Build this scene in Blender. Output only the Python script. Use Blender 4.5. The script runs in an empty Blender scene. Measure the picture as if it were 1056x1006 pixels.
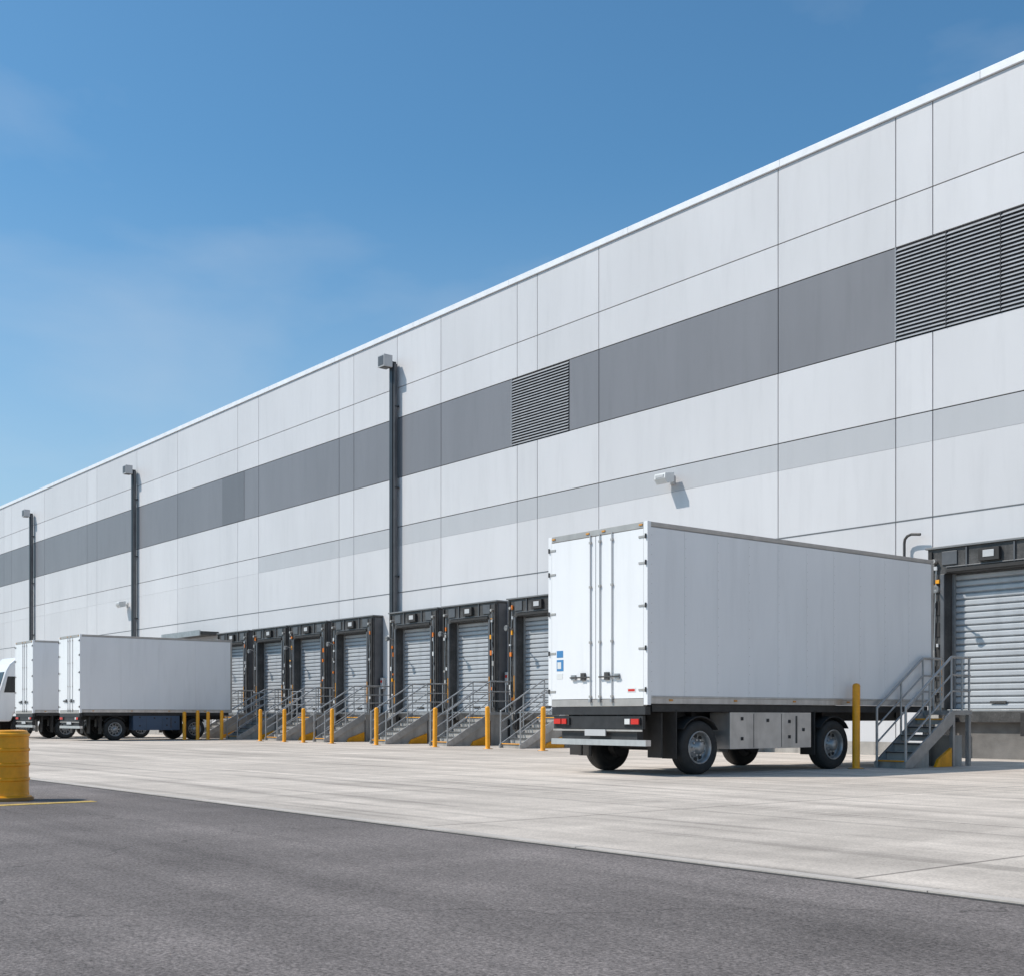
import bpy, bmesh, math, random
from mathutils import Vector, Matrix
random.seed(7)
S=bpy.context.scene
D=27.0

# ---------------------------------------------------------------- materials
def mat(name,col,rough=.5,metal=0.0,var=.08,scale=2.0,stretch=(1,1,1),bump=0.0,bscale=60,tint=False,fine=0.0,fscale=80,spec=.5,stain=0.0):
    m=bpy.data.materials.new(name); m.use_nodes=True
    nt=m.node_tree; N=nt.nodes; L=nt.links
    b=N['Principled BSDF']
    b.inputs['Roughness'].default_value=rough
    b.inputs['Metallic'].default_value=metal
    b.inputs['Specular IOR Level'].default_value=spec
    tc=N.new('ShaderNodeTexCoord')
    def nz(scale,stretch,lo,hi,det=6,f0=.3,f1=.7):
        mp=N.new('ShaderNodeMapping'); mp.inputs['Scale'].default_value=stretch
        L.new(tc.outputs['Object'],mp.inputs['Vector'])
        n=N.new('ShaderNodeTexNoise'); n.inputs['Scale'].default_value=scale; n.inputs['Detail'].default_value=det
        n.inputs['Roughness'].default_value=.6
        L.new(mp.outputs[0],n.inputs['Vector'])
        r=N.new('ShaderNodeMapRange'); r.inputs['From Min'].default_value=f0; r.inputs['From Max'].default_value=f1
        r.inputs['To Min'].default_value=lo; r.inputs['To Max'].default_value=hi
        L.new(n.outputs['Fac'],r.inputs['Value']); return r.outputs[0]
    def mul(a,bk):
        q=N.new('ShaderNodeMath'); q.operation='MULTIPLY'; L.new(a,q.inputs[0]); L.new(bk,q.inputs[1]); return q.outputs[0]
    out=nz(scale,stretch,1-var,1+var)
    if fine>0: out=mul(out,nz(fscale,(1,1,1),1-fine,1+fine,3))
    if stain>0: out=mul(out,nz(3.2,(1,1,.12),1-stain,1.0,5,.3,.5))
    if tint:
        a=N.new('ShaderNodeAttribute'); a.attribute_name='tint'; out=mul(out,a.outputs['Fac'])
    v=N.new('ShaderNodeVectorMath'); v.operation='SCALE'; v.inputs[0].default_value=col
    L.new(out,v.inputs['Scale']); L.new(v.outputs[0],b.inputs['Base Color'])
    if bump>0:
        n3=N.new('ShaderNodeTexNoise'); n3.inputs['Scale'].default_value=bscale; n3.inputs['Detail'].default_value=4
        L.new(tc.outputs['Object'],n3.inputs['Vector'])
        bp=N.new('ShaderNodeBump'); bp.inputs['Strength'].default_value=bump; bp.inputs['Distance'].default_value=.02
        L.new(n3.outputs['Fac'],bp.inputs['Height']); L.new(bp.outputs[0],b.inputs['Normal'])
    return m

M={}
M['panel']=mat('wall_panel_light',(.605,.595,.60),.45,0,.05,.35,(1,1,.3),tint=True,stain=.045)
M['panel2']=mat('wall_panel_stripe',(.47,.47,.48),.45,0,.03,.5,(1,1,.25),tint=True,stain=.03)
M['band']=mat('wall_panel_dark',(.19,.188,.20),.42,0,.06,.6,(1,1,.2),tint=True,stain=.06)
M['joint']=mat('joint_dark',(.09,.09,.095),.8)
M['cap']=mat('parapet_cap',(.80,.80,.81),.35)
M['louvre']=mat('louvre_slat',(.40,.40,.41),.4,.1,.12,3)
M['louvdark']=mat('louvre_back',(.04,.04,.043),.8)
M['roof']=mat('roof_membrane',(.5,.5,.5),.8)
M['char']=mat('charcoal_steel',(.064,.060,.057),.5,0,.4,3,fine=.3,fscale=30,stain=.3)
M['rubber']=mat('black_rubber',(.030,.028,.027),.75,0,.25,5)
M['door']=mat('rollup_door',(.46,.48,.50),.4,.1,.08,1.0,(1,1,3),stain=.12)
M['doorend']=mat('door_track',(.2,.2,.2),.5,.3)
M['galv']=mat('galvanised_steel',(.40,.40,.40),.4,.6,.15,6)
M['steel']=mat('brushed_aluminium',(.62,.61,.60),.34,.7,.12,4,stain=.2)
M['conc']=mat('cast_concrete',(.37,.345,.315),.85,0,.2,1.6,bump=.2,bscale=30,fine=.08,fscale=40,stain=.3)
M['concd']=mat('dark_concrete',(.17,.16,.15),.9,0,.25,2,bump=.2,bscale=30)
M['yellow']=mat('safety_yellow',(.86,.36,.008),.42,0,.13,4,fine=.06,fscale=20,stain=.18)
M['orange']=mat('orange_marker',(.75,.20,.02),.45)
M['white']=mat('trailer_white',(.82,.815,.815),.26,0,.035,.9,(1,1,.3),stain=.05)
M['whites']=mat('trailer_seam',(.38,.38,.39),.4)
M['trim']=mat('trailer_trim',(.46,.43,.40),.4,.4,.12,4)
M['chassis']=mat('chassis_black',(.024,.024,.025),.55,0,.4,5)
M['tyre']=mat('tyre_rubber',(.026,.025,.024),.8,0,.3,8)
M['rim']=mat('wheel_rim',(.36,.355,.35),.42,.6,.3,8,stain=.2)
M['red']=mat('tail_lamp_red',(.6,.03,.02),.25)
M['amber']=mat('amber_lamp',(.62,.28,.05),.3)
M['blue']=mat('placard_blue',(.06,.22,.45),.4)
M['plate']=mat('plate_white',(.7,.7,.68),.4)
M['glass']=mat('dark_glass',(.01,.012,.015),.08,0)
M['ltgrey']=mat('light_grey_paint',(.5,.5,.5),.4)
M['pole']=mat('pole_dark',(.035,.038,.043),.4,.2,.15,3)
M['polelt']=mat('conduit_grey',(.12,.12,.125),.4,.3,.15,3)
M['tank']=mat('tank_blue_grey',(.05,.09,.15),.4)

# ---------------------------------------------------------------- mesh builder
class MB:
    def __init__(s): s.v=[];s.f=[];s.m=[];s.t=[];s.sm=[];s.mats=[]
    def mi(s,k):
        if k not in s.mats: s.mats.append(k)
        return s.mats.index(k)
    def add(s,vs,fs,k,tint=1.0,smooth=False):
        o=len(s.v); s.v+= [tuple(p) for p in vs]; i=s.mi(k)
        for f in fs:
            s.f.append([a+o for a in f]); s.m.append(i); s.t.append(tint); s.sm.append(smooth)
    def box(s,x0,x1,y0,y1,z0,z1,k,tint=1.0):
        vs=[(x,y,z) for x in (x0,x1) for y in (y0,y1) for z in (z0,z1)]
        s.add(vs,[(0,1,3,2),(4,6,7,5),(0,4,5,1),(2,3,7,6),(0,2,6,4),(1,5,7,3)],k,tint)
    def cyl(s,p0,p1,r,k,seg=10,r2=None,smooth=True):
        p0=Vector(p0);p1=Vector(p1);r2=r if r2 is None else r2
        d=(p1-p0).normalized(); a=d.orthogonal().normalized(); b=d.cross(a)
        vs=[]
        for p,q in((p0,r),(p1,r2)):
            for i in range(seg):
                t=2*math.pi*i/seg; vs.append(p+(a*math.cos(t)+b*math.sin(t))*q)
        s.add(vs,[(i,(i+1)%seg,seg+(i+1)%seg,seg+i) for i in range(seg)],k,smooth=smooth)
        s.add(vs[:seg],[tuple(range(seg))],k); s.add(vs[seg:],[tuple(range(seg))],k)
    def tube(s,pts,r,k,seg=8):
        for a,b in zip(pts[:-1],pts[1:]):
            s.cyl(a,b,r,k,seg)
        for p in pts[1:-1]:
            s.lathe(p,'z',[(0.001,-r),(r*.7,-r*.7),(r,0),(r*.7,r*.7),(0.001,r)],k,seg)
    def lathe(s,c,axis,prof,k,seg=24,smooth=True):
        c=Vector(c); vs=[]
        for (r,h) in prof:
            for i in range(seg):
                t=2*math.pi*i/seg; a=r*math.cos(t); b=r*math.sin(t)
                p={'z':(a,b,h),'x':(h,a,b),'y':(a,h,b)}[axis]
                vs.append(c+Vector(p))
        fs=[]
        for j in range(len(prof)-1):
            for i in range(seg):
                fs.append((j*seg+i,j*seg+(i+1)%seg,(j+1)*seg+(i+1)%seg,(j+1)*seg+i))
        s.add(vs,fs,k,smooth=smooth)
    def prism(s,yz,x0,x1,k):
        n=len(yz); vs=[(x0,y,z) for y,z in yz]+[(x1,y,z) for y,z in yz]
        fs=[tuple(range(n)),tuple(range(n,2*n))]+[(i,(i+1)%n,n+(i+1)%n,n+i) for i in range(n)]
        s.add(vs,fs,k)
    def build(s,name,loc=(0,0,0),parent=None,bevel=0,rotz=0,recalc=True):
        me=bpy.data.meshes.new(name); me.from_pydata(s.v,[],s.f)
        for k in s.mats: me.materials.append(M[k])
        for p,i,sm in zip(me.polygons,s.m,s.sm): p.material_index=i; p.use_smooth=sm
        at=me.attributes.new('tint','FLOAT','FACE')
        at.data.foreach_set('value',s.t)
        if recalc:
            bm=bmesh.new(); bm.from_mesh(me); bmesh.ops.recalc_face_normals(bm,faces=bm.faces); bm.to_mesh(me); bm.free()
        o=bpy.data.objects.new(name,me); S.collection.objects.link(o)
        o.location=loc; o.rotation_euler[2]=rotz
        if parent: o.parent=parent
        if bevel>0:
            b=o.modifiers.new('bevel','BEVEL'); b.width=bevel; b.segments=2; b.limit_method='ANGLE'; b.angle_limit=math.radians(50)
        return o
def empty(name,loc=(0,0,0)):
    o=bpy.data.objects.new(name,None); S.collection.objects.link(o); o.location=loc; o.empty_display_size=.5; return o

# ---------------------------------------------------------------- ground
def ground_sheet(name,x0,x1,y0,y1,z,m):
    me=bpy.data.meshes.new(name); me.from_pydata([(x0,y0,z),(x1,y0,z),(x1,y1,z),(x0,y1,z)],[],[(0,1,2,3)])
    me.materials.append(m); o=bpy.data.objects.new(name,me); S.collection.objects.link(o); return o

def ground_mat(name,base,kind):
    m=bpy.data.materials.new(name); m.use_nodes=True; nt=m.node_tree;N=nt.nodes;L=nt.links
    b=N['Principled BSDF']; b.inputs['Roughness'].default_value=.88; b.inputs['Specular IOR Level'].default_value=.25
    tc=N.new('ShaderNodeTexCoord')
    def noise(scale,st,lo,hi,fmin=.3,fmax=.7,det=6,rough=.6,dist=0):
        mp=N.new('ShaderNodeMapping'); mp.inputs['Scale'].default_value=st; L.new(tc.outputs['Object'],mp.inputs['Vector'])
        n=N.new('ShaderNodeTexNoise'); n.inputs['Scale'].default_value=scale; n.inputs['Detail'].default_value=det; n.inputs['Roughness'].default_value=rough
        n.inputs['Distortion'].default_value=dist
        L.new(mp.outputs[0],n.inputs['Vector'])
        r=N.new('ShaderNodeMapRange'); r.inputs['From Min'].default_value=fmin;r.inputs['From Max'].default_value=fmax
        r.inputs['To Min'].default_value=lo;r.inputs['To Max'].default_value=hi; L.new(n.outputs['Fac'],r.inputs['Value'])
        return r.outputs[0],n.outputs['Fac']
    def mul(a,c):
        q=N.new('ShaderNodeMath');q.operation='MULTIPLY';L.new(a,q.inputs[0]);L.new(c,q.inputs[1]);return q.outputs[0]
    if kind=='concrete':
        a,_=noise(.25,(1,1,1),.85,1.10)
        c,_=noise(.5,(.25,2.2,1),.80,1.09,.35,.65)
        d,_=noise(.6,(2.5,.3,1),.88,1.06,.35,.65)
        e,_=noise(3,(1,1,1),.93,1.07)
        f,fr=noise(60,(1,1,1),.82,1.18,det=2)
        h,_=noise(.9,(.12,3.5,1),.74,1.0,.37,.47,det=4)
        sp_,_=noise(1.7,(1,1,1),.70,1.0,.24,.34,det=5)
        out=mul(mul(mul(a,c),mul(d,e)),mul(mul(f,h),sp_))
        br=N.new('ShaderNodeTexBrick'); br.offset=0; br.inputs['Scale'].default_value=1; br.inputs['Brick Width'].default_value=4.6
        br.inputs['Row Height'].default_value=5.2; br.inputs['Mortar Size'].default_value=.022; br.inputs['Mortar Smooth'].default_value=.3
        br.inputs['Color1'].default_value=(1.05,1.05,1.05,1);br.inputs['Color2'].default_value=(.92,.92,.92,1);br.inputs['Mortar'].default_value=(.48,.48,.48,1)
        L.new(tc.outputs['Object'],br.inputs['Vector'])
        sp=N.new('ShaderNodeSeparateColor'); L.new(br.outputs['Color'],sp.inputs[0]); out=mul(out,sp.outputs[0])
        bs=.25; 
    else:
        a,_=noise(.3,(1,1,1),.84,1.14)
        c,_=noise(.6,(.2,2.0,1),.78,1.18,.35,.65)
        d,_=noise(1.2,(1,.25,1),.90,1.08,.35,.65)
        f,fr=noise(48,(1,1,1),.36,1.75,.34,.66,det=4,rough=.8)
        g,_=noise(14,(1,1,1),.80,1.20,det=4)
        out=mul(mul(mul(a,c),mul(f,g)),d)
        vo=N.new('ShaderNodeTexVoronoi'); vo.feature='DISTANCE_TO_EDGE'; vo.inputs['Scale'].default_value=.22
        wn=N.new('ShaderNodeTexNoise'); wn.inputs['Scale'].default_value=1.3; wn.inputs['Detail'].default_value=5
        L.new(tc.outputs['Object'],wn.inputs['Vector'])
        vm=N.new('ShaderNodeVectorMath'); vm.operation='MULTIPLY_ADD'; vm.inputs[1].default_value=(1.2,1.2,0)
        L.new(wn.outputs['Color'],vm.inputs[0]); L.new(tc.outputs['Object'],vm.inputs[2]); L.new(vm.outputs[0],vo.inputs['Vector'])
        r=N.new('ShaderNodeMapRange'); r.inputs['From Max'].default_value=.0035; r.inputs['To Min'].default_value=.55; r.inputs['To Max'].default_value=1
        L.new(vo.outputs['Distance'],r.inputs['Value']); out=mul(out,r.outputs[0])
        bs=1.0
    v=N.new('ShaderNodeVectorMath'); v.operation='SCALE'; v.inputs[0].default_value=base
    L.new(out,v.inputs['Scale']); L.new(v.outputs[0],b.inputs['Base Color'])
    bp=N.new('ShaderNodeBump'); bp.inputs['Strength'].default_value=bs; bp.inputs['Distance'].default_value=.008
    L.new(fr,bp.inputs['Height']); L.new(bp.outputs[0],b.inputs['Normal'])
    return m
ground_sheet('ground',-1500,1500,-1500,1500,0.0,ground_mat('asphalt',(.172,.150,.141),'asphalt'))
ground_sheet('concrete_yard',-190,60,6.3,D+.3,0.008,ground_mat('yard_concrete',(.575,.505,.44),'concrete'))
M['edge']=mat('concrete_edging',(.48,.43,.385),.85,0,.15,1.5,fine=.1,fscale=50)
M['gap']=mat('edge_gap',(.06,.056,.053),.9)
mb=MB()
x=-190
while x<60:
    mb.box(x+.004,x+2.996,6.19,6.31,-.02,.014+random.uniform(-.0015,.0015),'edge'); x+=3
mb.build('kerb_edging')
mb=MB(); mb.box(-190,60,6.155,6.188,-.02,.005,'gap'); mb.box(-190,60,6.312,6.325,-.02,.0125,'gap'); mb.build('edging_joint')
M['paint']=mat('road_paint_yellow',(.50,.33,.08),.8,0,.35,5,fine=.25,fscale=40)
mb=MB(); mb.box(-14.5,-14.3,3.6,5.2,-.01,.005,'paint'); mb.build('painted_marking')

# ---------------------------------------------------------------- warehouse
W=empty('warehouse_building',(0,D,0))
cols=[-190,-178,-176,-166,-156,-154,-144,-134,-132,-122,-112,-110,-101,-93,-91.2,-84,-76,-74.3,-68,-62.4,-55.3,-53.1,-45.7,-44.5,-41.2,-38.2,-33.6,-32.5,-29.4,-22.1,-18.35,-17.3,-9.5,-2.5,-1.4,5,12,13.1,20,28,29,40]
rows=[0.0,5.9,7.75,8.5,10.44,12.8,14.0,16.1]
g=.015
louv=[(-33.9,-30.85),(-18.35,-9.5)]
mb=MB(); mb2=MB()
mb2.box(-190,40,.06,.3,0,16.1,'joint'); 
for i in range(len(cols)-1):
    a,b=cols[i],cols[i+1]; ct=random.uniform(.98,1.02)
    for j in range(len(rows)-1):
        z0,z1=rows[j],rows[j+1]
        t=ct*random.uniform(.97,1.03)
        if j==4:
            segs=[(a,b)]
            for l0,l1 in louv:
                ns=[]
                for s0,s1 in segs:
                    if l1<=s0 or l0>=s1: ns.append((s0,s1)); continue
                    if l0>s0: ns.append((s0,l0))
                    if l1<s1: ns.append((l1,s1))
                segs=ns
            for s0,s1 in segs:
                if s1-s0<.08: continue
                mb.box(s0+g,s1-g,0.004,.07,z0+g,z1-g,'band',t)
        elif j==2:
            mb.box(a+g,b-g,0,.07,z0+.003,z1-g,'panel2' if b>-50 else 'panel',t)
        elif j==1:
            mb.box(a+g,b-g,0,.07,z0+g,z1-.003,'panel',t)
        else:
            mb.box(a+g,b-g,0,.07,z0+g,z1-g,'panel',t)
mb.box(-57,-54.6,-.006,.02,10.46,12.78,'band',.75)
mb.build('facade_panels',parent=W)
mb2.box(-190,-189.7,.3,70,0,16.1,'panel'); mb2.box(39.7,40,.3,70,0,16.1,'panel'); mb2.box(-190,40,69.7,70,0,16.1,'panel')
mb2.box(-190,40,.3,70,15.6,15.9,'roof')
mb2.build('rear_walls_and_roof',parent=W)
mb=MB()
x=-190
while x<40:
    mb.box(x+.003,min(x+6,40)-.003,-.06,.4,16.1,16.3,'cap'); x+=6
mb.build('parapet_cap',parent=W,bevel=.01)
mb=MB()
for l0,l1 in louv:
    mb.box(l0+.02,l1-.02,.03,.06,10.46,12.78,'louvdark')
    n=24; p=(12.78-10.46)/n
    for k in range(n):
        z=10.46+k*p
        mb.prism([(-.03,z),(-.03,z+.020),(.028,z+p*.72),(.028,z+p*.72-.012)],l0+.015,l1-.015,'louvre')
    x=l0
    while x<l1-.3:
        mb.box(x,x+.018,-.034,.05,10.45,12.79,'louvdark' if x>l0 else 'louvre'); x+=1.42 if l1-l0>4 else 5
mb.build('louvre_vents',parent=W)
mb=MB(); mb.box(-190,40,-.05,-.003,0,.35,'conc'); mb.box(-190,40,-.014,-.003,5.890,5.910,'doorend'); mb.build('base_plinth',parent=W)
mb=MB(); mb.box(-62,-57.4,-1.0,-.01,5.05,5.22,'char'); mb.box(-62.05,-57.35,-1.05,-1.0,5.0,5.27,'galv'); mb.box(-61,-58.4,-.03,.02,.35,3.2,'doorend'); mb.build('side_door_canopy',parent=W)
mb=MB(); mb.tube([(-18.0,-.15,4.6),(-18.0,-.15,5.3),(-17.97,-.17,5.40),(-17.88,-.2,5.47),(-17.75,-.22,5.5),(-17.5,-.22,5.47)],.035,'char')
mb.build('gooseneck_pipe',parent=W)

# ---------------------------------------------------------------- loading docks
def dock(xc,seed):
    R=random.Random(seed)
    mb=MB(); w=1.64; P=-.45; HT=5.02
    mb.box(-w,-w+.5,P-.1,-.05,0,1.13,'conc'); mb.box(w-.5,w,P-.1,-.05,0,1.13,'conc')
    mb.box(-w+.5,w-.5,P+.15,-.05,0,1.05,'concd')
    mb.box(-w+.5,w-.5,P+.02,-.05,1.05,1.16,'galv')
    mb.box(-w+.52,w-.52,P-.03,P+.02,.86,1.12,'char')
    for sx in(-1,1):
        mb.box(sx*.98-.12,sx*.98+.12,P-.24,P-.1,.55,1.08,'rubber')
        mb.box(sx*1.5-.1,sx*1.5+.1,P-.13,P-.1,.15,.9,'rubber')
    for sx in(-1,1):
        a,b=sorted((sx*w,sx*(w-.46)))
        mb.box(a,b,P,-.01,1.135,4.42,'char')
        c,d=sorted((sx*(w-.05),sx*(w-.13)))
        mb.box(c,d,P-.045,P,1.2,HT-.06,'rubber')
        c,d=sorted((sx*(w-.46),sx*(w-.36)))
        mb.box(c,d,P-.05,P,1.2,4.4,'polelt')
        for k in range(6):
            z=1.35+k*.52
            mb.box(*sorted((sx*(w-.33),sx*(w-.18))),P-.02,P,z,z+.34,'rubber')
        mb.box(*sorted((sx*(w-.38),sx*(w-.41))),P-.06,P-.05,1.5,2.4,'yellow')
        for k in range(R.randint(5,9)):
            z=R.uniform(1.4,4.7); q=R.choice(['orange','orange','yellow','plate','ltgrey','trim','trim','polelt'])
            xx=sx*(w-R.uniform(.15,.32)); ww=R.uniform(.02,.05)
            mb.box(xx-ww,xx+ww,P-.07,P-.02,z,z+R.uniform(.06,.18),q)
        mb.tube([(sx*(w-.2),P-.05,1.3),(sx*(w-.2),P-.05,R.uniform(2.6,4.2)),(sx*(w-.26),P-.05,4.6)],.014,'galv')
        mb.box(*sorted((sx*w,sx*(w+.025))),P+.05,-.02,1.3,HT-.06,'polelt')
    mb.box(-w,w,P,-.01,4.42,HT,'char'); mb.box(-w-.04,w+.04,P-.06,-.01,HT,HT+.05,'doorend')
    mb.box(-w+.5,w-.5,P-.05,P,4.44,4.52,'rubber')
    mb.box(-.26,.26,P-.10,P,4.62,4.92,'rubber'); mb.box(-.14,.14,P-.112,P-.1,4.70,4.86,'ltgrey')
    for sx in(-1,1):
        mb.box(sx*1.05-.2,sx*1.05+.2,P-.03,P,4.62,4.94,'polelt')
        mb.box(sx*.6-.02,sx*.6+.02,P-.04,P,4.54,HT-.02,'polelt')
        mb.cyl((sx*1.42,P-.12,4.72),(sx*1.42,P,4.72),.05,'trim',10)
    mb.box(-w+.5,w-.5,P-.035,P,4.55,4.575,'polelt')
    mb.tube([(-w+.3,P-.05,4.0),(-w+.3,P-.3,4.1),(-w+.5,P-.42,4.05)],.022,'galv')
    mb.lathe((-w+.52,P-.46,4.0),'y',[(.001,.08),(.07,.06),(.1,-.06),(.09,-.065),(.001,-.03)],'doorend',12)
    mb.box(w+.06,w+.24,-.16,-.0,2.1,2.55,'ltgrey'); mb.box(w+.1,w+.2,-.18,-.16,2.35,2.45,'red')
    z=1.16
    mb.box(-w+.46,w-.46,-.06,-.02,1.16,4.44,'doorend')
    while z<4.40:
        z1=min(z+.155,4.42)
        mb.prism([(-.06,z+.004),(-.105,z+.03),(-.105,z1-.04),(-.06,z1-.008)],-w+.54,w-.54,'door')
        z=z1
    mb.box(-w+.46,-w+.54,-.15,-.02,1.16,4.44,'galv'); mb.box(w-.54,w-.46,-.15,-.02,1.16,4.44,'galv')
    mb.box(-.2,.2,-.14,-.105,1.3,1.36,'char')
    return mb.build('loading_dock_door',(xc,D,0),bevel=.006)
for i,xc in enumerate([-54.9,-51.1,-47.6,-43.9,-39.4,-35.8,-31.9,-15.5,-11.6,-7.7,-3.8,.1,4.0,-24.2]):
    dock(xc,i+3)

# ---------------------------------------------------------------- stairs
def stairs(xc,w=1.05,yb=D-.02,top=-1.35,run=.29,H=1.14,n=6,freestanding=False):
    mb=MB(); h=w/2
    mb.box(-h,h,top,-.06,H-.09,H,'galv')
    if freestanding:
        for sx in(-1,1):
            for y in(top+.06,-.12): mb.box(sx*(h-.05)-.04,sx*(h-.05)+.04,y-.04,y+.04,0,H-.09,'galv')
        mb.box(-h+.08,h-.08,top+.1,-.3,0,.62,'conc')
    else:
        mb.box(-h+.08,h-.08,top+.06,-.06,0,H-.09,'conc')
    for k in range(n):
        z=H-(k+1)*H/(n+1); y=top-(k+1)*run
        mb.box(-h+.05,h-.05,y,y+run-.002,0 if (not freestanding or k>=n-3) else z-.12,z-.035,'conc')
        mb.box(-h+.03,h-.03,y-.03,y+run-.006,z-.033,z,'conc' if freestanding else 'galv')
        mb.box(-h+.03,h-.03,y-.034,y-.03,z-.03,z-.004,'yellow' if k in(0,n-1) else 'char')
    ye=top-n*run
    for sx in(-1,1):
        a,b=sorted((sx*h,sx*(h-.045)))
        mb.prism([(ye-.1,0.02),(ye-.1,.12),(top,H-.0),(top,H-.28),(ye+.14,0.02)],a,b,'galv')
        if sx>0:
            mb.prism([(ye+.9,0.01),(top-.05,.01),(top-.05,.38),(ye+1.0,.16)],h-.048,h+.012,'yellow')
        X=sx*(h-.03); R=1.05
        def sl(y): return max(0,H*(1-(top-y)/((n+1)*run))) if y<top else H
        pts=[(X,ye-.05,.0),(X,ye-.05,sl(ye)+R-.05),(X,top,H+R),(X,-.08,H+R)]
        mb.tube(pts,.026,'galv'); 
        for q in(.38,.7):
            mb.tube([(X,ye-.05,sl(ye)+q-.05),(X,top,H+q),(X,-.08,H+q)],.018,'galv')
        for y in(top,-.12,top-run*3,top/2):
            mb.cyl((X,y,sl(y)-.05),(X,y,sl(y)+R),.022,'galv',8)
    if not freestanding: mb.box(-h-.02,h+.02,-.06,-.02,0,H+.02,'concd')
    return mb.build('dock_stairs',(xc,yb,0))
for xc in(-52.95,-49.35,-45.75,-37.6,-33.85,-30.0): stairs(xc)
stairs(-41.82,.88)
stairs(-14.0,.7,yb=22.75,top=-.75,run=.25,H=1.12,freestanding=True)
def guard(xc,L):
    mb=MB()
    for q in(.55,.8,1.1): mb.tube([(0,0,1.14+q-.2),(L,0,1.14+q-.2)],.02,'galv')
    for x in (0,L/2,L): mb.cyl((x,0,0),(x,0,2.06),.025,'galv',8)
    mb.box(-.05,L+.05,-.05,.05,0,.1,'conc')
    return mb.build('guard_rail',(xc,D-1.6,0))
guard(-50.4,1.0); guard(-46.9,.9)

# ---------------------------------------------------------------- bollards
def bollard(x,y,h,r=.072):
    mb=MB()
    mb.lathe((0,0,0),'z',[(r+.07,0),(r+.07,.02),(r+.003,.022),(r,.03),(r,h-.06),(r*.92,h-.03),(r*.6,h-.008),(.001,h)],'yellow',20)
    mb.lathe((0,0,0),'z',[(r+.09,0.001),(r+.09,.012),(.01,.012)],'concd',20)
    o=mb.build('safety_bollard',(x,y,.006)); o.rotation_euler=(random.uniform(-.01,.01),random.uniform(-.012,.012),0)
for x,y,h in[(-14.2,19.62,1.62),(-27.2,22.8,1.28),(-29.8,22.8,1.3),(-32.6,22.8,1.28),(-36.1,22.8,1.3),(-39.1,22.8,1.28),(-41.2,22.8,1.3),(-42.7,22.8,1.28),(-44.7,22.8,1.28),(-48.2,22.8,1.25),(-48.55,22.35,1.2),(-48.8,22.0,1.25),(-49.0,21.5,1.2)]:
    bollard(x,y,h)

# ---------------------------------------------------------------- light poles
def pole(x,H=14.9):
    mb=MB()
    mb.box(-.14,.08,-.09,.10,.3,H,'pole'); mb.box(.085,.17,-.05,.10,.3,H-.1,'polelt')
    mb.box(-.22,.25,-.15,.16,0,.32,'conc'); 
    for z in(3,6.5,10,13.2): mb.box(-.17,.2,-.02,.17,z,z+.06,'pole')
    mb.box(-.34,.12,-.5,-.1,H-.25,H+.22,'ltgrey'); mb.box(-.3,.08,-.515,-.5,H-.2,H+.17,'polelt')
    mb.box(-.28,.06,-.46,-.14,H-.27,H-.25,'char')
    return mb.build('light_pole',(x,D-.2,0),bevel=.01)
pole(-41.2,15.0);pole(-68.0);pole(-86.2,14.8);pole(-110)

def flood(x,z,s=1.0):
    mb=MB()
    mb.box(-.1*s,.1*s,-.04,0,-.16*s,.16*s,'ltgrey')
    mb.tube([(0,-.02,0),(0,-.2*s,.02),(0,-.3*s,.0)],.04*s,'ltgrey')
    mb.prism([(-.22*s,.22*s),(-.66*s,.15*s),(-.68*s,-.03*s),(-.56*s,-.2*s),(-.22*s,-.12*s)],-.27*s,.27*s,'plate')
    mb.box(-.2*s,.2*s,-.695*s,-.67*s,-.01*s,.1*s,'ltgrey')
    return mb.build('wall_floodlight',(x,D,z),bevel=.012)
flood(-26.1,8.1,.85); flood(-69.4,7.4,.9)

# ---------------------------------------------------------------- wheels & trailers
def wheel(mb,x,y,r,out):
    c=(x,y,r); o=out; w=.30
    tp=[(r*.60,-.02),(r*.66,.0),(r*.86,.004),(r*.96,-.02),(r,-.06),(r,-w+.06),(r*.96,-w+.02),(r*.86,-w),(r*.6,-w+.01)]
    mb.lathe(c,'x',[(a,b*o) for a,b in tp],'tyre',36)
    for gq in (-.10,-.15,-.20):
        mb.lathe(c,'x',[(r*1.003,(gq-.006)*o),(r*1.003,(gq+.006)*o)],'chassis',36)
    rp=[(r*.62,-.012),(r*.60,-.0),(r*.565,-.005),(r*.55,-.08),(r*.50,-.13),(r*.36,-.115),(r*.30,-.07),(r*.235,-.055),(r*.225,.0),(r*.15,.03),(.001,.035)]
    mb.lathe(c,'x',[(a,b*o) for a,b in rp],'rim',32)
    mb.lathe(c,'x',[(r*.6,-w*o+.03*o),(.001,-w*o+.03*o)],'chassis',24)
    for k in range(10):
        t=2*math.pi*k/10
        p=Vector((x-.075*o,y+r*.29*math.cos(t),r+r*.29*math.sin(t)))
        mb.cyl(p,p+Vector((.035*o,0,0)),.016,'steel',6)
        t+=math.pi/10
        p=Vector((x-.128*o,y+r*.43*math.cos(t),r+r*.43*math.sin(t)))
        mb.cyl(p,p+Vector((.014*o,0,0)),.042,'chassis',10)

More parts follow.
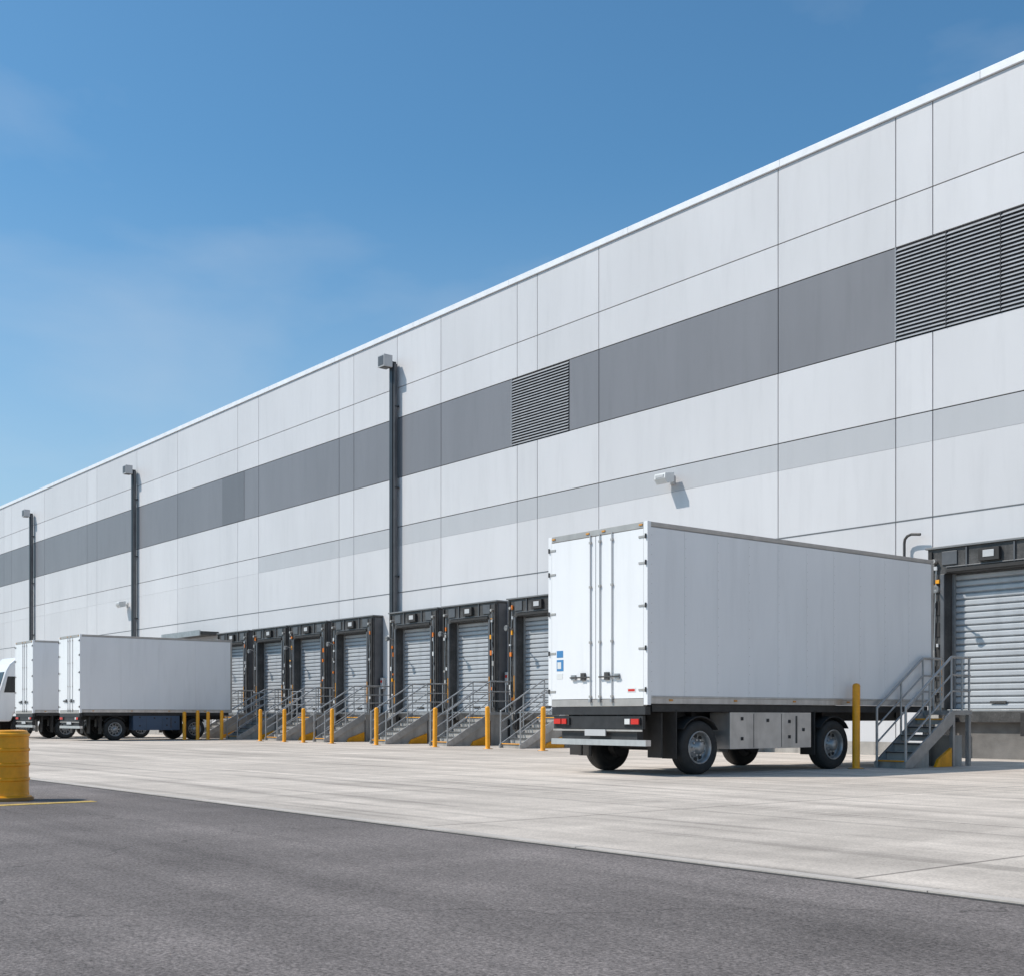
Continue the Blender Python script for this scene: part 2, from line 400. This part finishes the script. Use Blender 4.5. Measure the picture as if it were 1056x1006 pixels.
def trailer(name,loc,Lb,axles,F=1.20,T=4.18,w=1.25,detail=True,rotz=0,tank_key='steel',cabinet=True,seam=.82):
    E=empty(name,loc); E.rotation_euler[2]=rotz
    mb=MB()
    mb.box(-w+.02,w-.02,.05,Lb-.02,F+.12,T-.04,'whites')
    n=max(4,round(Lb/seam)); R=random.Random(int(Lb*10))
    ys=[.07+ (Lb-.14)*k/n for k in range(n+1)]
    for sx in(-1,1):
        for a,b in zip(ys[:-1],ys[1:]):
            e=R.uniform(0,.002)
            mb.box(*sorted((sx*(w-.021),sx*(w-.003-e))),a+.0018,b-.0018,F+.13,T-.09,'white')
            z=F+.2
            while z<T-.15 and detail:
                mb.box(*sorted((sx*(w-.006),sx*(w-.0005))),a+.025,a+.034,z,z+.009,'trim'); z+=.16
    mb.box(-w+.03,w-.03,Lb-.025,Lb-.005,F+.13,T-.1,'white')
    mb.box(-w+.03,w-.03,.05,Lb-.03,T-.05,T-.015,'white')
    mb.build('cargo_box',parent=E)
    mb=MB()
    for sx in(-1,1):
        mb.box(*sorted((sx*(w-.07),sx*w)),.08,Lb-.08,T-.07,T,'trim')
        mb.box(*sorted((sx*(w-.06),sx*(w+.004))),.08,Lb-.08,F,F+.125,'steel')
        mb.box(*sorted((sx*(w+.005),sx*(w+.012))),.1,Lb-.1,F+.09,F+.11,'trim')
        mb.box(*sorted((sx*(w-.09),sx*(w+.003))),-.0,.08,F-.02,T+.004,'white')
        mb.box(*sorted((sx*(w-.08),sx*(w+.003))),Lb-.08,Lb+.002,F,T+.004,'trim')
    mb.box(-w+.09,w-.09,-.0,.08,T-.10,T+.004,'trim'); mb.box(-w+.09,w-.09,-.005,.08,F-.04,F+.08,'trim')
    mb.box(-w+.08,w-.08,Lb-.08,Lb+.002,T-.09,T+.004,'trim')
    for x in(-1.1,-.2,.2,1.1):
        mb.box(x-.04,x+.04,-.015,-.0,T-.06,T-.03,'amber')
    k=.5
    while k<Lb:
        mb.box(w+.004,w+.018,k,k+.08,F+.045,F+.075,'amber'); k+=1.6
    mb.build('frame_rails',parent=E,bevel=.008)
    mb=MB()
    z0,z1=F+.09,T-.11
    mb.box(-w+.095,-.008,.0,.045,z0,z1,'white'); mb.box(.008,w-.095,.0,.045,z0,z1,'white')
    mb.box(-.007,.007,.012,.05,z0,z1,'rubber')
    for sx in(-1,1):
        for xx in((.12,) if sx<0 else (.12,.42)):
            X=sx*xx
            mb.cyl((X,-.018,z0-.06),(X,-.018,z1+.03),.011,'ltgrey',10)
            for z in(z0+.02,z0+.95,z0+1.9,z1-.12):
                mb.box(X-.024,X+.024,-.032,.0,z,z+.04,'trim')
            mb.box(X-.022,X+.022,-.045,-.015,z0-.06,z0+.0,'galv')
        mb.box(*sorted((sx*.12,sx*.62)),-.05,-.034,z0+.36,z0+.385,'char'); mb.box(sx*.3-.05,sx*.3+.05,-.04,0,z0+.32,z0+.45,'char')
        mb.box(sx*.55-.05,sx*.55+.05,-.04,0,z0+.33,z0+.42,'galv')
        for z in(z0+.12,z0+.8,z0+1.5,z0+2.2,z1-.15):
            mb.box(*sorted((sx*(w-.02),sx*(w-.20))),-.010,0,z,z+.035,'trim')
            mb.cyl((sx*(w-.03),-.015,z-.02),(sx*(w-.03),-.015,z+.06),.014,'char',8)
    if detail:
        mb.box(-1.02,-.85,-.004,0,z0+.74,z0+.86,'blue'); mb.box(-1.02,-.84,-.004,0,z0+.50,z0+.70,'blue'); mb.box(-1.02,-.86,-.004,0,z0+.36,z0+.46,'plate'); mb.box(-1.0,-.9,-.006,-.004,z0+.54,z0+.66,'plate')
        mb.box(.78,.98,-.004,0,z0+.10,z0+.17,'plate'); mb.box(.80,.96,-.006,-.004,z0+.115,z0+.155,'red')
    mb.build('rear_doors',parent=E,bevel=.003)
    mb=MB()
    for sx in(-1,1):
        mb.box(sx*.42-.05,sx*.42+.05,.15,Lb-.1,F-.30,F-.01,'chassis')
        mb.box(sx*.42-.11,sx*.42+.11,.15,Lb-.1,F-.06,F-.012,'chassis')
        mb.box(*sorted((sx*(w-.12),sx*(w-.04))),.15,Lb-.15,F-.13,F-.004,'chassis')
    y=.3
    while y<Lb-.2:
        mb.box(-w+.14,w-.14,y,y+.08,F-.12,F-.01,'chassis'); y+=.55
    mb.box(-w+.1,w-.05,.0,.12,F-.18,F-.045,'chassis')
    mb.box(-w+.08,w-.04,.0,.12,.50,.60,'steel'); mb.box(-w+.3,w-.3,.06,.2,.60,.86,'chassis')
    for X in(-.75,.75): mb.box(X-.06,X+.06,.1,.25,.55,F-.05,'chassis')
    mb.box(-1.12,1.12,.02,.08,.78,1.0,'chassis'); mb.box(-1.12,1.12,.0,.02,.74,.77,'trim')
    for sx in(-1,1):
        mb.box(sx*.88-.2,sx*.88+.2,-.01,.02,.84,.97,'chassis')
        mb.box(sx*.98-.09,sx*.98+.09,-.03,-.01,.86,.95,'red'); mb.box(sx*.8-.06,sx*.8+.06,-.03,-.01,.86,.95,'plate' if sx>0 else 'red')
        mb.box(*sorted((sx*(w-.1),sx*(w-.42))),.42,.45,.30,F-.15,'rubber')
    mb.box(-.26,.26,-.02,.0,.66,.77,'ltgrey')
    r=.46
    for ay in axles:
        mb.cyl((-w+.15,ay,r),(w-.15,ay,r),.07,'chassis',12)
        for sx in(-1,1):
            wheel(mb,sx*(w-.02),ay,r,sx)
            mb.cyl((sx*.72,ay,r),(sx*.86,ay,r),.2,'chassis',16)
            mb.box(sx*.6-.05,sx*.6+.05,ay-.5,ay+.5,r+.12,r+.2,'chassis')
            mb.box(sx*.5-.1,sx*.5+.1,ay-.55,ay-.45,r+.1,F-.02,'chassis'); mb.box(sx*.5-.1,sx*.5+.1,ay+.45,ay+.55,r+.1,F-.02,'chassis')
            mb.cyl((sx*.6,ay,r+.18),(sx*.6,ay,F-.2),.11,'rubber',12)
            pts=[(ay+(r+.06)*math.cos(t),r+(r+.06)*math.sin(t)) for t in [math.radians(a) for a in range(35,150,12)]]
            for p,q in zip(pts[:-1],pts[1:]):
                xa,xb=sorted((sx*(w-.01),sx*(w-.36)))
                vs=[(xa,p[0],p[1]),(xb,p[0],p[1]),(xb,q[0],q[1]),(xa,q[0],q[1]),(xa,p[0]*1,p[1]+.015),(xb,p[0],p[1]+.015),(xb,q[0],q[1]+.015),(xa,q[0],q[1]+.015)]
                mb.add(vs,[(0,1,2,3),(4,5,6,7),(0,1,5,4),(2,3,7,6),(1,2,6,5),(0,3,7,4)],'rubber')
            mb.box(*sorted((sx*(w-.03),sx*(w-.36))),ay-r-.12,ay-r-.10,.28,F-.1,'rubber')
    mb.box(-.5,.5,Lb-.2,Lb+.0,F-.25,F-.05,'chassis')
    mb.cyl((-.9,(axles[0]+axles[-1])/2-.4,F-.3),(-.9,(axles[0]+axles[-1])/2+.5,F-.3),.15,'char',14)
    mb.build('chassis_and_wheels',parent=E)
    if cabinet:
        mb=MB()
        a=axles[0]+r+.30; b=axles[-1]-r-.22; X0,X1=w-.5,w-.03
        mb.box(X0,X1,a,b,.42,F-.14,tank_key)
        L=b-a
        for q in(.28,.62):
            mb.box(X1,X1+.006,a+L*q-.004,a+L*q+.004,.44,F-.16,'char')
        for q,zz in((.14,.95),(.14,.6),(.45,.92),(.72,.9),(.72,.62),(.9,.75)):
            mb.box(X1,X1+.012,a+L*q-.03,a+L*q+.03,zz-.03,zz+.03,'chassis')
        mb.box(X1-.01,X1+.008,a+L*.8,a+L*.82,.5,F-.2,'char')
        mb.box(-X1,-X0,a,b,.5,F-.15,'chassis')
        mb.build('underfloor_cabinet',parent=E,bevel=.015)
    return E
trailer('box_trailer',(-15.65,14.3,.008),8.2,[1.28,4.95])
trailer('box_trailer',(-50.75,17.3,.008),6.6,[1.45,4.9],F=1.15,T=4.28,detail=False,tank_key='tank',seam=2.2)
trailer('box_trailer',(-56.65,17.3,.008),6.6,[1.45,4.9],F=1.15,T=4.33,detail=False,tank_key='chassis',seam=2.2)

def cab_truck(loc):
    E=empty('cab_over_truck',loc); mb=MB(); w=1.22
    prof=[(0,.75),(-.02,1.6),(.10,2.2),(.38,3.15),(.55,3.45),(.9,3.75),(1.9,3.8),(2.1,3.6),(2.1,.95),(1.6,.95),(1.5,1.15),(.75,1.15),(.6,.75)]
    mb.prism(prof,-w,w,'white'); mb.build('cab',parent=E,bevel=.08)
    mb=MB()
    mb.add([(-w+.14,.085-.02,2.16),(w-.14,.085-.02,2.16),(w-.18,.35-.02,3.06),(-w+.18,.35-.02,3.06),(-w+.14,.12,2.16),(w-.14,.12,2.16),(w-.18,.40,3.06),(-w+.18,.40,3.06)],[(0,1,2,3),(4,5,6,7),(0,1,5,4),(2,3,7,6),(1,2,6,5),(0,3,7,4)],'glass')
    for sx in(-1,1):
        mb.prism([(.28,2.1),(.45,2.85),(1.25,2.85),(1.25,2.1)],*sorted((sx*(w-.02),sx*(w+.008))),'glass')
        mb.box(*sorted((sx*(w+.05),sx*(w+.28))),-.12,.02,2.15,2.95,'char'); mb.cyl((sx*w,.1,2.9),(sx*(w+.15),-.04,2.9),.02,'char')
        mb.box(sx*.9-.2,sx*.9+.2,-.05,.02,.72,.92,'plate'); wheel(mb,sx*(w-.02),1.15,.5,sx); wheel(mb,sx*(w-.02),4.9,.5,sx)
        mb.box(sx*.4-.06,sx*.4+.06,1.0,6.2,.75,1.0,'chassis')
    mb.box(-.85,.85,-.05,.0,1.0,1.75,'char'); 
    for z in(1.1,1.25,1.4,1.55): mb.box(-.8,.8,-.07,-.05,z,z+.05,'galv')
    mb.box(-w,w,-.1,.1,.35,.74,'char'); mb.box(-w+.1,w-.1,2.3,5.9,1.02,1.1,'chassis')
    mb.cyl((.85,2.6,.75),(.85,3.9,.75),.3,'steel',18)
    mb.build('cab_details',parent=E)
cab_truck((-60.75,17.0,.008))

# ---------------------------------------------------------------- barrel
mb=MB(); pr=[(.29,0),(.29,.05),(.262,.06),(.258,.10)]
z=.10
for k in range(4):
    pr+=[(.256,z),(.256,z+.13),(.268,z+.14),(.268,z+.165),(.254,z+.175)]; z+=.175
pr+=[(.25,.80),(.24,.825),(.20,.835),(.19,.82),(.001,.82)]
mb.lathe((0,0,0),'z',pr,'yellow',48,smooth=False)
M['barreldark']=mat('barrel_grime',(.30,.15,.03),.6)
mb.lathe((0,0,0),'z',[(.31,0),(.31,.035),(.28,.04)],'barreldark',40)
mb.build('yellow_barrel',(-15.25,4.45,0.002),bevel=.006)

# ---------------------------------------------------------------- light, sky
ld=Vector((2.1,2.7,-4.0))
su=bpy.data.lights.new('sun','SUN'); su.energy=4.2; su.angle=math.radians(.5); su.color=(1,.935,.86)
so=bpy.data.objects.new('sun',su); S.collection.objects.link(so); so.rotation_euler=ld.to_track_quat('-Z','Y').to_euler(); so.location=(-20,-30,40)
w=bpy.data.worlds.new('World'); S.world=w; w.use_nodes=True; nt=w.node_tree;N=nt.nodes;L=nt.links
bg=N['Background']; bg.inputs['Strength'].default_value=.125
sk=N.new('ShaderNodeTexSky'); sk.sky_type='NISHITA'; sk.sun_disc=False
sk.sun_elevation=math.atan2(4.0,math.hypot(2.1,2.7)); sk.sun_rotation=math.atan2(-2.1,-2.7)%(2*math.pi)
sk.air_density=1.05; sk.dust_density=1.1; sk.ozone_density=2.0; sk.altitude=50
tn=N.new('ShaderNodeVectorMath'); tn.operation='MULTIPLY'; tn.inputs[1].default_value=(.58,.98,1.12)
L.new(sk.outputs[0],tn.inputs[0])
tc=N.new('ShaderNodeTexCoord'); mp=N.new('ShaderNodeMapping'); mp.inputs['Scale'].default_value=(1.3,1.3,3.2); mp.inputs['Rotation'].default_value=(.3,.2,.4); mp.inputs['Location'].default_value=(3.1,.4,.2)
n=N.new('ShaderNodeTexNoise'); n.inputs['Scale'].default_value=2.1; n.inputs['Detail'].default_value=6; n.inputs['Roughness'].default_value=.5; n.inputs['Distortion'].default_value=.25
r=N.new('ShaderNodeMapRange'); r.inputs['From Min'].default_value=.53; r.inputs['From Max'].default_value=.85; r.inputs['To Max'].default_value=.36
L.new(tc.outputs['Generated'],mp.inputs['Vector']);L.new(mp.outputs[0],n.inputs['Vector']);L.new(n.outputs['Fac'],r.inputs['Value'])
# horizon haze: real sky brightens and whitens low down
sx=N.new('ShaderNodeSeparateXYZ'); L.new(tc.outputs['Generated'],sx.inputs[0])
hz=N.new('ShaderNodeMapRange'); hz.interpolation_type='SMOOTHSTEP'; hz.inputs['From Min'].default_value=.0; hz.inputs['From Max'].default_value=.42; hz.inputs['To Min'].default_value=.62; hz.inputs['To Max'].default_value=0
L.new(sx.outputs['Z'],hz.inputs['Value'])
m1=N.new('ShaderNodeMix'); m1.data_type='RGBA'; m1.inputs['B'].default_value=(4.4,5.3,6.2,1)
L.new(hz.outputs[0],m1.inputs['Factor']); L.new(tn.outputs[0],m1.inputs['A'])
mx=N.new('ShaderNodeMix'); mx.data_type='RGBA'; mx.inputs['B'].default_value=(5.4,5.8,6.3,1)
L.new(r.outputs[0],mx.inputs['Factor']); L.new(m1.outputs['Result'],mx.inputs['A']); L.new(mx.outputs['Result'],bg.inputs['Color'])

# ---------------------------------------------------------------- camera
cd=bpy.data.cameras.new('camera'); cd.sensor_width=36; cd.lens=43.43; cd.shift_y=.2225; cd.clip_end=4000
co=bpy.data.objects.new('camera',cd); S.collection.objects.link(co); co.location=(0,0,1.0); co.rotation_euler=(math.pi/2,0,math.atan2(.782,.623))
S.camera=co
S.view_settings.view_transform='Standard'; S.view_settings.look='None'; S.view_settings.exposure=0
